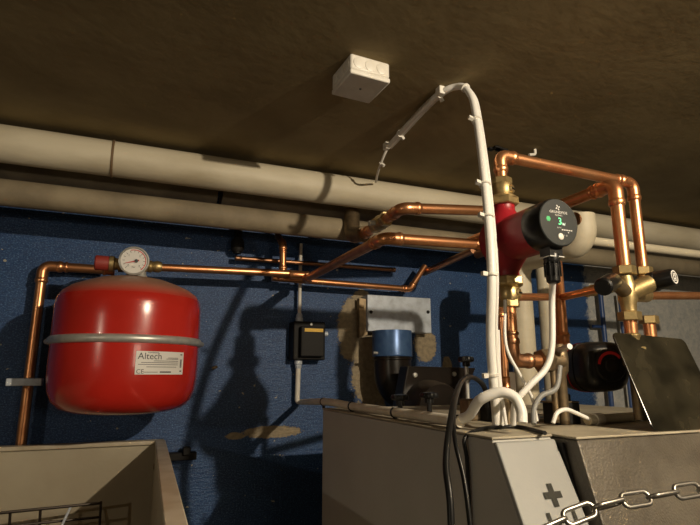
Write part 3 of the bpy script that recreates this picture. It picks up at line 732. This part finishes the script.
t_ = thing('cable_entry', 'dusty cable entry ring where the white hose enters the lid', 'cable entry', c); obj('ring', lathe(NB(), c+Z*.0005, Z, [(.034, 0), (.034, .004), (.020, .005), (0, .005)], 24), M['galv'], t_)
# brown little box beside the rod
c = at(473, 409, y=1.02); c.z = H+ZT
tag(obj('relay_box', box(NB(), c+Z*.023, (.046, .04, .046)), M['brass_old'], bevel=.004), 'small brown metal box beside the damper rod', 'box')
c = at(487, 409, y=.99); c.z = H+ZT
tag(obj('terminal_block', box(NB(), c+Z*.025, (.022, .03, .05)), M['black_mat'], bevel=.003), 'black block where the black cable loop enters', 'terminal block')
# handles
def knob(label, px, py, r, hgt, yy, seg=9):
    b_ = at(px, py, y=yy); base = Vector((b_.x, yy, H+ZT)); t = thing('damper_knob', label, 'knob', base)
    L = b_.z-base.z
    obj('rod', cyl(NB(), base, base+Z*L, .0048 if L > .06 else .006, 12), M['zinc'] if L > .06 else M['black'], t)
    bm = NB(); n = 40; rings = []
    for rr, h in ((.6, -.008), (.95, -.006), (1, 0), (.9, .005), (.3, .007)):
        rings.append([bm.verts.new(base+Z*(L+h)+Vector((cos(2*pi*i/n), sin(2*pi*i/n), 0))*r*rr*(1+.09*cos(7*2*pi*i/n))) for i in range(n)])
    for p, q in zip(rings, rings[1:]):
        for i in range(n): bm.faces.new((p[i], p[(i+1) % n], q[(i+1) % n], q[i]))
    bm.faces.new(rings[0]); bm.faces.new(rings[-1]); obj('grip', bm, M['black'], t)
    obj('stem', cyl(NB(), base+Z*(L-.018), base+Z*L, r*.5, 14), M['black'], t)
    return t
knob('black star knob on a tall steel rod', 466, 359, .0185, 0, 1.10)
knob('low black star knob nearer the elbow of the flue duct', 400, 397, .0215, 0, 1.20)
knob('low black star knob in front of the round duct cover', 429, 395, .0215, 0, 1.13)

# white rod across lid at right with sleeves
wa = at(587, 413, y=.83); wb = at(652, 413, y=.88); wa.z = wb.z = H+ZT+.010
t_ = thing('white_cable', 'white cable hooping out of the lid into a level cream sleeve', 'cable', wa)
a0 = at(553, 423, y=.80); obj('cable', sweep(NB(), smoothpath([a0, at(557, 413, y=.80), at(566, 409.5, y=.805), at(576, 413, y=.815), wa+X*.01]), .0040, 10), M['white_conduit'], t_)
obj('sleeve', sweep(NB(), [wa, wb], .0095, 16), M['cream'], t_)
for k in (.13, .82): obj('collar', sweep(NB(), [wa.lerp(wb, k-.05), wa.lerp(wb, k+.05)], .0125, 16), M['white'], t_)

# ---------------------------------------------------------------- cables and conduit
cu = v(0, 0, 0)
ctop = at(456, 86, z=ZC-.012)
xcv, ycv = at(490, 250, y=.80).x, .80
cl1 = at(432, 100, z=ZC-.012); cl2 = at(388, 147, z=ZC-.012)
path = [at(497, 424, y=.84), Vector((xcv+.005, .82, H+.06)), Vector((xcv+.001, .80, H+.2)), at(485, 185, y=.84), at(476, 116, y=.95), at(470, 94, y=.985), at(458, 86.5, z=ZC-.013), cl1, cl2]
wc = thing('white_conduit', 'white conduit rising past the pump and arching over to the ceiling', 'conduit', path[0])
sp = smoothpath(path, 10); obj('conduit', sweep(NB(), sp, .0086, 16), M['white_conduit'], wc)
thin = [p+Vector((.0085, -.005, -.004)) for p in path]; tp_ = smoothpath(thin, 8)
obj('cable', sweep(NB(), tp_, .0032, 8), M['white_conduit'], wc, label='thin white cable tied along the conduit')
tail = smoothpath([cl2, at(383, 158, y=1.46), at(378, 172, y=1.52), at(376, 182, y=1.63)], 8)
obj('cable_tail', sweep(NB(), tail, .0042, 8), M['white'], wc)
def tie(p, d, r, t, side, m=None):
    s, u, d = frame(d); bm = NB(); d = Vector(d)
    lathe(bm, Vector(p)-d*.0025, d, [(r, 0), (r+.0018, .0005), (r+.0018, .0045), (r, .005)], 16)
    sd = (Vector(side)-d*Vector(side).dot(d)).normalized(); box(bm, Vector(p)+sd*(r+.006), (.010, .008, .008), (sd, d, sd.cross(d)))
    obj('cable_tie', bm, m or M['white'], t)
def nearest(path, px, py):
    best = None
    for i, p in enumerate(path):
        q = Vector((p.x, p.y, p.z-H)); w_ = q.dot(FW); x = 350+F*q.dot(RT)/w_; y = 262.5-F*q.dot(UP)/w_
        dd_ = (x-px)**2+(y-py)**2
        if best is None or dd_ < best[0]: best = (dd_, i)
    i = best[1]; return path[i], (path[min(i+1, len(path)-1)]-path[max(i-1, 0)]).normalized()
for px, py in ((484, 189), (493, 276), (476, 120), (499, 375), (487, 215)):
    p, d = nearest(sp, px, py); tie(p, d, .0105, wc, (-1, 0, .1))
for px, py in ((441, 93), (388, 146)):
    p, d = nearest(sp, px, py); obj('ceiling_clip', box(NB(), p+Vector((-.006, 0, .002)), (.016, .022, .024)), M['white'], wc, bevel=.002)
for px, py in ((445, 100), (462, 92), (402, 134), (380, 163)):
    p, d = nearest(sp+tail, px, py); tie(p, d, .0100 if py < 140 else .0048, wc, (.6, -.3, -1))
# thin strands near base
for k, (pts, r_) in enumerate((
    ([at(505, 300, y=.84), at(506, 345, y=.83), at(520, 375, y=.82), at(532, 398, y=.82), at(537, 421, y=.82)], .0030),
    ([at(498, 330, y=.83), at(500, 380, y=.83), at(506, 425, y=.82)], .0032))):
    tag(obj('thin_cable', sweep(NB(), smoothpath(pts), r_, 8), M['white_conduit']), ('thin white lead sagging right from under the pump to the lid', 'thin white lead hugging the conduit foot')[k], 'cable')
pk = [pc-Z*.05, at(552, 300, y=.765), at(552, 345, y=.765), at(546, 368, y=.765), at(530, 385, y=.77), at(516, 402, y=.78), at(513, 424, y=.80)]
tag(obj('pump_cable', sweep(NB(), smoothpath(pk), .0058, 12), M['white_conduit']), 'white power cable falling from the pump plug and curving left', 'cable')
q = at(511, 382, y=.942); tag(obj('cable_plate', box(NB(), q, (.020, .008, .042)), M['white'], bevel=.002), 'small white plastic plate behind the copper tube', 'plate')
gp = [at(560, 366, y=.80), at(556, 388, y=.795), at(541, 396, y=.80), at(534, 409, y=.80), at(534, 424, y=.79)]
tag(obj('grey_cable', sweep(NB(), smoothpath(gp), .0050, 10), M['grey_cable']), 'grey cable from the black actuator bending to the lid', 'cable')
# hose on the edge and its arc
he = [at(300, 402, y=1.56), at(303, 404, y=1.54)]
hz = H+ZT+.014
def hz_pt(px, py): p = at(px, py, z=ZT+.012); return p
hp_ = [at(302, 402, y=1.575), at(330, 404, y=1.50), hz_pt(395, 408.5), hz_pt(430, 412), hz_pt(462, 417)]
hp_[1].z = hz+.002
t_ = thing('white_hose', 'cream protective hose laid along the boiler edge, arching into the lid', 'hose', hp_[2])
xh = XS+.022
def on_edge(px): 
    d = FW*F+RT*(px-350)+UP*(262.5-405); k = xh/d.x; return Vector((xh, d.y*k, hz))
edge_pts = [Vector((at(301, 402, y=2.06).x, 2.06, at(301, 402, y=2.06).z)), Vector((xh-.01, 1.555, hz+.004)), on_edge(352), on_edge(395), on_edge(430), on_edge(460)]
ep = smoothpath(edge_pts, 8); obj('hose', sweep(NB(), ep, .0108, 14), M['hose'], t_)
ae = edge_pts[-1]; arc = [ae+Vector((-.004, .03, .0)), ae+Vector((.008, -.012, .010)), at(480, 400, y=.80), at(500, 392.5, y=.775), at(514, 397, y=.76), at(521, 410, y=.75), at(522, 423, y=.745)]
obj('arched_hose', sweep(NB(), smoothpath(arc), .0093, 16), M['white_conduit'], t_, label='whiter thick end of the hose')
for px in (323, 352, 395): p, d = nearest(ep, px, 405); tie(p, d, .0112, t_, (0, 0, -1), M['black'])
obj('hose_gland', lathe(NB(), ae+Y*.018, -Y, [(.0105, 0), (.0125, .003), (.0125, .012), (.0105, .016)], 10), M['black'], t_)
# black cables: a loop and hanging strands
bl = [at(487, 407, y=.97), at(484, 388, y=.95), at(474, 378, y=.88), at(463, 380, y=.78), at(455, 398, y=.66), at(449, 430, y=.60), at(446, 465, y=.57), at(450, 500, y=.55), at(453, 560, y=.54), at(460, 640, y=.54)]
tag(obj('black_cable', sweep(NB(), smoothpath(bl), .0042, 12), M['cable_black']), 'thick black cable looping up and hanging down the boiler side', 'cable')
bl = [at(487, 408, y=.975), at(485, 386, y=.955), at(470, 376, y=.86), at(460, 385, y=.74), at(454, 412, y=.65), at(455, 440, y=.60), at(464, 480, y=.575), at(470, 525, y=.56), at(478, 600, y=.55)]
tag(obj('black_cable', sweep(NB(), smoothpath(bl), .0030, 10), M['cable_black']), 'thinner black cable hanging beside the thick one', 'cable')
bz = ZT+.004
bl = [at(545, 433, z=bz), at(520, 427, z=bz), at(500, 427, z=bz), at(482, 429, z=bz)]
last = bl[-1]; bl += [Vector((XS-.006, last.y-.012, last.z-.012)), Vector((XS-.006, last.y-.015, last.z-.05)), Vector((XS-.006, last.y-.016, last.z-.16)), Vector((XS-.006, last.y-.02, last.z-.4))]
tag(obj('black_cable', sweep(NB(), smoothpath(bl), .0035, 10), M['cable_black']), 'black cable crossing the lid corner and dropping straight down', 'cable')

# ---------------------------------------------------------------- flue behind the boiler
fb = thing('flue_box', 'sheet metal box on the wall above the blue duct sleeve', 'metal box', at(400, 333, y=1.995))
b0 = at(367.5, 296, y=2.03); b1 = at(431.5, 331, y=2.03)
zt_ = at(400, 296.5, y=2.03).z; zb_ = at(400, 332, y=2.03).z
bm = NB(); prism(bm, [Vector((b0.x, 2.03, zb_)), Vector((b1.x, 2.03, zb_)), Vector((b1.x, 2.03, zt_)), Vector((b0.x, 2.03, zt_))], (0, .066, 0))
obj('front', bm, M['galv'], fb, smooth=False, bevel=.002)
bm = NB(); lx = at(360, 300, y=2.0475).x; prism(bm, [Vector((lx, 2.0541, zb_-.0262)), Vector((b0.x+.0053, 2.045, zb_-.0158)), Vector((b0.x+.0053, 2.045, zt_-.0184)), Vector((lx, 2.0541, zt_-.0131))], (0, .0262, 0))
obj('side_flange', bm, M['brass_old'], fb, smooth=False, label='bent dull side flange')
for px, py in ((371, 312), (428, 312)):
    q = at(px, py, y=2.0286); obj('screw', lathe(NB(), q, -Y, [(.0079, 0), (.0066, .0039), (0, .0053)], 10), M['black_mat'], fb)
dxc = at(395, 345, y=1.9294).x; dyc = 1.9556; dr = .0814
zs0 = at(395, 333, y=1.89).z; zs1 = at(395, 356, y=1.8769).z
sl = thing('duct_sleeve', 'blue round sleeve under the sheet metal box', 'duct', Vector((dxc, dyc, zs1)))
obj('sleeve', lathe(NB(), Vector((dxc, dyc, zs1)), Z, [(dr, 0), (dr+.0013, .0026), (dr, .0053), (dr, zs0-zs1+.0131)], 48), M['sleeve'], sl)
obj('clamp_screw', cyl(NB(), Vector((dxc-dr+.0026, dyc-.0262, zs1+.0131)), Vector((dxc-dr-.0158, dyc-.0262, zs1+.0131)), .0053, 8), M['zinc'], sl)
fe = thing('flue_duct', 'black brown flue duct elbow with square flange behind the boiler', 'flue duct', Vector((dxc, dyc, H+ZT)))
bm = NB(); ex = at(425, 385, y=1.8112); ez = at(425, 392, y=1.8112).z
sweep(bm, fillet([Vector((dxc, dyc, zs1+.0158)), Vector((dxc, dyc, ez-.0066)), Vector((dxc+.2625, dyc-.1313, ez-.0066))], .0919, 12), dr-.0053, 40)
obj('elbow', bm, M['brownmetal'], fe)
bm = NB(); lathe(bm, Vector((dxc, dyc, zs1-.0158)), Z, [(dr-.0053, 0), (dr-.0013, .0039), (dr-.0013, .0079), (dr-.0053, .0118)], 40); obj('bead', bm, M['brownmetal'], fe)
# wedge shaped flange hood
hp0 = [at(408, 366, y=1.7325), at(476, 368, y=1.7325), at(459, 409, y=1.7325), at(400, 409, y=1.7325)]
bm = NB(); prism(bm, hp0, (0, .0656, 0)); hood = obj('flange', bm, M['brownmetal'], fe, smooth=False, bevel=.0039)
cc = at(432, 402, y=1.7063); bm = NB(); lathe(bm, Vector((cc.x, 1.7351, cc.z-.0262)), -Y, [(.105, 0), (.1037, .0262), (.0958, .0788), (.0893, .0919), (0, .0945)], 40); obj('round_cover', bm, M['brownmetal'], fe)
for px, py in ((415, 375), (454, 374)):
    q = at(px, py, y=1.7325); obj('bolt', lathe(NB(), q, -Y, [(.0092, 0), (.0079, .0053), (0, .0066)], 12), M['zinc'], fe)

# ---------------------------------------------------------------- control box on the wall
cb_ = thing('control_box', 'black wall control box with a yellow label', 'control box', at(309, 360, y=2.0606))
k0 = at(294, 321, y=2.0278); k1 = at(325, 360, y=2.0278); kx = (k0.x+k1.x)/2; kz = (k0.z+k1.z)/2
kw = abs(k1.x-k0.x); kh = abs(k0.z-k1.z)
obj('back', box(NB(), Vector((kx, 2.0633, kz)), (kw, .0722, kh)), M['black_mat'], cb_, bevel=.0039)
bm = NB(); prism(bm, [Vector((kx-kw*.33, 2.0278, kz+kh*.36)), Vector((kx+kw*.40, 2.0278, kz+kh*.36)), Vector((kx+kw*.40, 2.0278, kz-kh*.42)), Vector((kx-kw*.33, 2.0278, kz-kh*.42))], (0, -.0289, 0)); obj('cover', bm, M['black_mat'], cb_, smooth=False, bevel=.0039)
obj('yellow_label', box(NB(), Vector((kx+kw*.06, 1.9976, kz+kh*.26)), (kw*.58, .0026, .0131)), M['yellow'], cb_, label='yellow strip label')
obj('screw', lathe(NB(), Vector((kx+.0066, 2.0278, kz+kh*.43)), -Y, [(.0066, 0), (.0053, .0026), (0, .0039)], 10), M['zinc'], cb_)
obj('dial', lathe(NB(), Vector((kx+kw*.5, 2.0541, kz+kh*.20)), X, [(.0105, 0), (.0105, .0184), (0, .0197)], 12), M['galv'], cb_, label='grey side dial')
for s_2 in (1, -1):
    obj('gland', lathe(NB(), Vector((kx-kw*.36+.0131, 2.0606, kz+s_2*kh/2)), Z*s_2, [(.0144, 0), (.0158, .0039), (.0158, .0158), (.0131, .0184), (.0131, .0289), (.0079, .0367)], 8), M['galv'], cb_)
gx = kx-kw*.36+.0131
tag(obj('wall_conduit', sweep(NB(), [Vector((gx, 2.0606, kz+kh/2+.0262)), Vector((gx, 2.0606, at(299, 262, y=2.0606).z+.0788))], .0072, 10), M['white']), 'grey white conduit dropping from the pipes to the control box', 'conduit')
tag(obj('wall_conduit', sweep(NB(), fillet([Vector((gx, 2.0606, kz-kh/2-.0262)), Vector((gx, 2.0672, edge_pts[0].z)), edge_pts[0]+X*.0053], .0262), .0100, 10), M['white']), 'white conduit from control box down to the boiler top', 'conduit')

# ---------------------------------------------------------------- blue pipes on the right wall
for i, (px, lb) in enumerate(((604, 'thicker blue painted pipe with a cross stub, on the grey wall'), (623, 'thinner blue painted pipe on the grey wall'))):
    q = at(px, 330, y=2.0475); rr = (.0125, .0092)[i]
    bm = NB(); sweep(bm, [Vector((q.x, 2.0475, H+.43)), Vector((q.x, 2.0475, H-.7875))], rr, 14)
    if i == 0: sweep(bm, [Vector((q.x, 2.0606, at(590, 326, y=2.0606).z)), Vector((q.x-.0591, 2.0606, at(590, 326, y=2.0606).z))], .0092, 10)
    tag(obj('blue_pipe', bm, M['bluepipe']), lb, 'pipe')

# ---------------------------------------------------------------- ceiling junction box, hook
jz = ZC-.052
c0, c1, c2, c3 = at(331.5, 95, z=jz), at(350.5, 72, z=jz), at(389.5, 83, z=jz), at(370, 104, z=jz)
jc = (c0+c1+c2+c3)/4; ex_ = ((c2-c1)+(c3-c0))/2; ey_ = ((c0-c1)+(c3-c2))/2; W_, D_ = ex_.length, ey_.length; ex_.normalize(); ey_ = Z.cross(ex_)
jb = thing('junction_box', 'square white junction box on the ceiling', 'junction box', Vector((jc.x, jc.y, H+jz)))
R3 = (ex_, ey_, Z)
obj('base', box(NB(), Vector((jc.x, jc.y, H+ZC-.020)), (W_*.985, D_*.985, .040), R3), M['white'], jb, bevel=.005)
obj('cover', box(NB(), Vector((jc.x, jc.y, H+jz+.006)), (W_, D_, .012), R3), M['white'], jb, bevel=.003)
for k in range(3):
    for sgn, e_, o_, L_, D2 in ((-1, ex_, ey_, W_, D_), (1, ex_, ey_, W_, D_), (-1, ey_, ex_, D_, W_), (1, ey_, ex_, D_, W_)):
        c = Vector((jc.x, jc.y, H+ZC-.021))+e_*(k-1)*L_*.29+o_*sgn*D2*.492
        obj('knockout', lathe(NB(), c, o_*sgn, [(.0145, 0), (.0145, .0012), (.012, .0022), (.0, .0024)], 20), M['white'], jb)
obj('screw', lathe(NB(), Vector((jc.x, jc.y, H+jz+.0005)), -Z, [(.0035, 0), (.003, .001), (0, .001)], 10), M['ink'], jb)
sp_ = at(535, 150, z=ZC-.0039)
bm = NB(); sweep(bm, fillet([sp_+Z*.0026, sp_-Z*.0158, sp_+Vector((-.0262, 0, -.021))], .0079), .0046, 8); tag(obj('ceiling_hook', bm, M['white']), 'small pale hook in the ceiling above the copper pipe', 'hook')
sp_ = at(495, 150, z=ZC-.0013)
bm = NB()
for k in range(6): box(bm, sp_+Vector((random.uniform(-.0262, .0394), random.uniform(-.0262, .0262), -.0026)), (.021, .0184, .0053))
tag(obj('black_patch', bm, M['black_mat']), 'crumbly black patch on the ceiling above the pump bend', 'patch')

# ---------------------------------------------------------------- sink with wire rack
sz = at(157, 443, y=1.9688).z-H; sxr = at(164, 442, y=1.9819).x
inr = at(155.5, 446, y=1.9688).x
sk = thing('utility_sink', 'beige deep utility sink below the tank', 'sink', v(-.3937, 1.575, -H))
SL, SF, SB = -.9844, .6825, 1.9688
nr = at(184, 525, z=sz); kk = (nr.x-sxr)/(nr.y-1.9819)      # the right side is a little out of square
def sidebox(x0, x1, z, h):
    def xx(x, y): return x+kk*(y-1.9819)
    return prism(NB(), [v(xx(x0, SB), SB, z-h/2), v(xx(x1, SB), SB, z-h/2), v(xx(x1, SF), SF, z-h/2), v(xx(x0, SF), SF, z-h/2)], (0, 0, h))
D = .4725; th = sxr-inr
def wallp(name, c, s, m=None): return obj(name, box(NB(), c, s), m or M['sink'], sk, bevel=.0026)
wallp('back_wall', v((SL+sxr)/2, SB+th/2, sz-D/2), (sxr-SL, th, D))
obj('right_wall', sidebox(sxr-th, sxr, sz-D/2-.0026, D), M['sink'], sk, bevel=.0026)
wallp('left_wall', v(SL+th/2, (SF+SB)/2, sz-D/2-.0026), (th, SB-SF, D))
wallp('front_wall', v((SL+sxr)/2, SF-th/2, sz-D/2-.0026), (sxr-SL, th, D))
wallp('bottom', v((SL+sxr)/2, (SF+SB)/2, sz-D), (sxr-SL, SB-SF, .0131))
obj('right_rim', sidebox(sxr-th-.0026, sxr+.0039, sz+.0039, .0105), M['sinkrim'], sk, bevel=.0026)
wallp('back_rim', v((SL+sxr)/2, SB+th/2-.0039, sz+.0026), (sxr-SL, th+.0158, .0131), M['sinkrim'])
obj('overflow_screw', lathe(NB(), v(inr, SB-.0591, sz-.0656), -X, [(.0105, 0), (.0092, .0039), (0, .0053)], 12), M['brass_old'], sk)
for sx_ in (SL+.0525, sxr-.0525):
    for sy_ in (SF+.0525, SB-.0525): obj('leg', box(NB(), v(sx_, sy_, (-H+sz-D)/2), (.0394, .0394, -(-H)+sz-D-.0131)), M['galv'], sk)
rk = thing('wire_rack', 'dark wire grid standing inside the sink', 'rack', at(50, 530, y=1.7063))
for d0, rr in ((0, .0042), (-14, .0037)):
    pa = at(-60, 519-d0, y=1.785); pb = at(101, 503-d0, y=1.8638); obj('rail', sweep(NB(), [pa, pb], rr, 8), M['wire'], rk)
for k in range(5):
    f = k/4*1.1; px = 101-f*110; yy = 1.8638-f*.05
    obj('bar', sweep(NB(), [at(px, 501+f*13, y=yy), at(px-2, 501+f*13+34, y=yy)], .0037, 8), M['wire'], rk) if k % 3 != 1 else obj('bar', sweep(NB(), [at(px, 503+f*13, y=yy), at(px-16, 503+f*13+34, y=yy-.0656)], .0037, 8), M['galv'], rk)
# dark pegs and dark bracket on wall beside sink
q = at(182, 456, y=2.0737); bm = NB(); box(bm, q, (.0984, .0394, .0262)); box(bm, q+Vector((.0131, -.0131, .0184)), (.0262, .0394, .0262))
tag(obj('wall_bracket', bm, M['black_mat'], bevel=.0026), 'small dark bracket on the wall right of the sink', 'bracket')
q = at(216, 367, y=2.0803); bm = NB(); sweep(bm, fillet([q+Y*.0158, q-Y*.0158, q+Vector((-.0158, -.0158, -.0053))], .0079), .0059, 8); tag(obj('wall_hook', bm, M['brass_old']), 'small brass hook on the blue wall right of the tank', 'hook')

# ---------------------------------------------------------------- chain in the foreground
cy_ = .44
pA, pB, pC = at(500, 548, y=cy_), at(592, 509, y=cy_), at(716, 486, y=cy_)
cpath = smoothpath([pA+(pA-pB)*.5, pA, pB, at(655, 496, y=cy_), pC, pC+(pC-pB)*.4], 30)
ch = thing('steel_chain', 'steel chain hanging across the front of the boilers', 'chain', pB)
LL, LWd, wr = .0450, .0185, .0024; step = LL-2*wr*1.05
lens = [0]
for a, b in zip(cpath, cpath[1:]): lens.append(lens[-1]+(b-a).length)
def along(s):
    for i in range(len(lens)-1):
        if lens[i+1] >= s: f = (s-lens[i])/(lens[i+1]-lens[i]); return cpath[i].lerp(cpath[i+1], f), (cpath[i+1]-cpath[i]).normalized()
    return cpath[-1], (cpath[-1]-cpath[-2]).normalized()
bm = NB(); pl_ = []; hl = LL/2-wr-LWd/2+wr; rr = LWd/2-wr
for i in range(13): g = -pi/2+pi*i/12; pl_.append(Vector((hl+rr*cos(g), rr*sin(g), 0)))
for i in range(13): g = pi/2+pi*i/12; pl_.append(Vector((-hl+rr*cos(g), rr*sin(g), 0)))
rings = []; n = len(pl_)
for i in range(n):
    T = (pl_[(i+1) % n]-pl_[i-1]).normalized(); s = Vector((0, 0, 1)); u = T.cross(s); rings.append([bm.verts.new(pl_[i]+(s*cos(2*pi*k/10)+u*sin(2*pi*k/10))*wr) for k in range(10)])
for i in range(n):
    p, q = rings[i], rings[(i+1) % n]
    for k in range(10): bm.faces.new((p[k], p[(k+1) % 10], q[(k+1) % 10], q[k]))
bmesh.ops.recalc_face_normals(bm, faces=bm.faces)
lm = bpy.data.meshes.new('link'); bm.to_mesh(lm); bm.free(); lm.materials.append(M['steel'])
for p in lm.polygons: p.use_smooth = True
s = 0; i = 0
base0 = wl(ch)
while s < lens[-1]-LL:
    p, d = along(s); s_a, u_a, _ = frame(d); ang = radians(28 if i % 2 else 118)+random.uniform(-.15, .15)
    yv = s_a*cos(ang)+u_a*sin(ang); zv = d.cross(yv)
    o = bpy.data.objects.new('link', lm); COL.objects.link(o); o.parent = ch
    q = p-base0; o.matrix_local = Matrix(((d.x, yv.x, zv.x, q.x), (d.y, yv.y, zv.y, q.y), (d.z, yv.z, zv.z, q.z), (0, 0, 0, 1)))
    s += step; i += 1
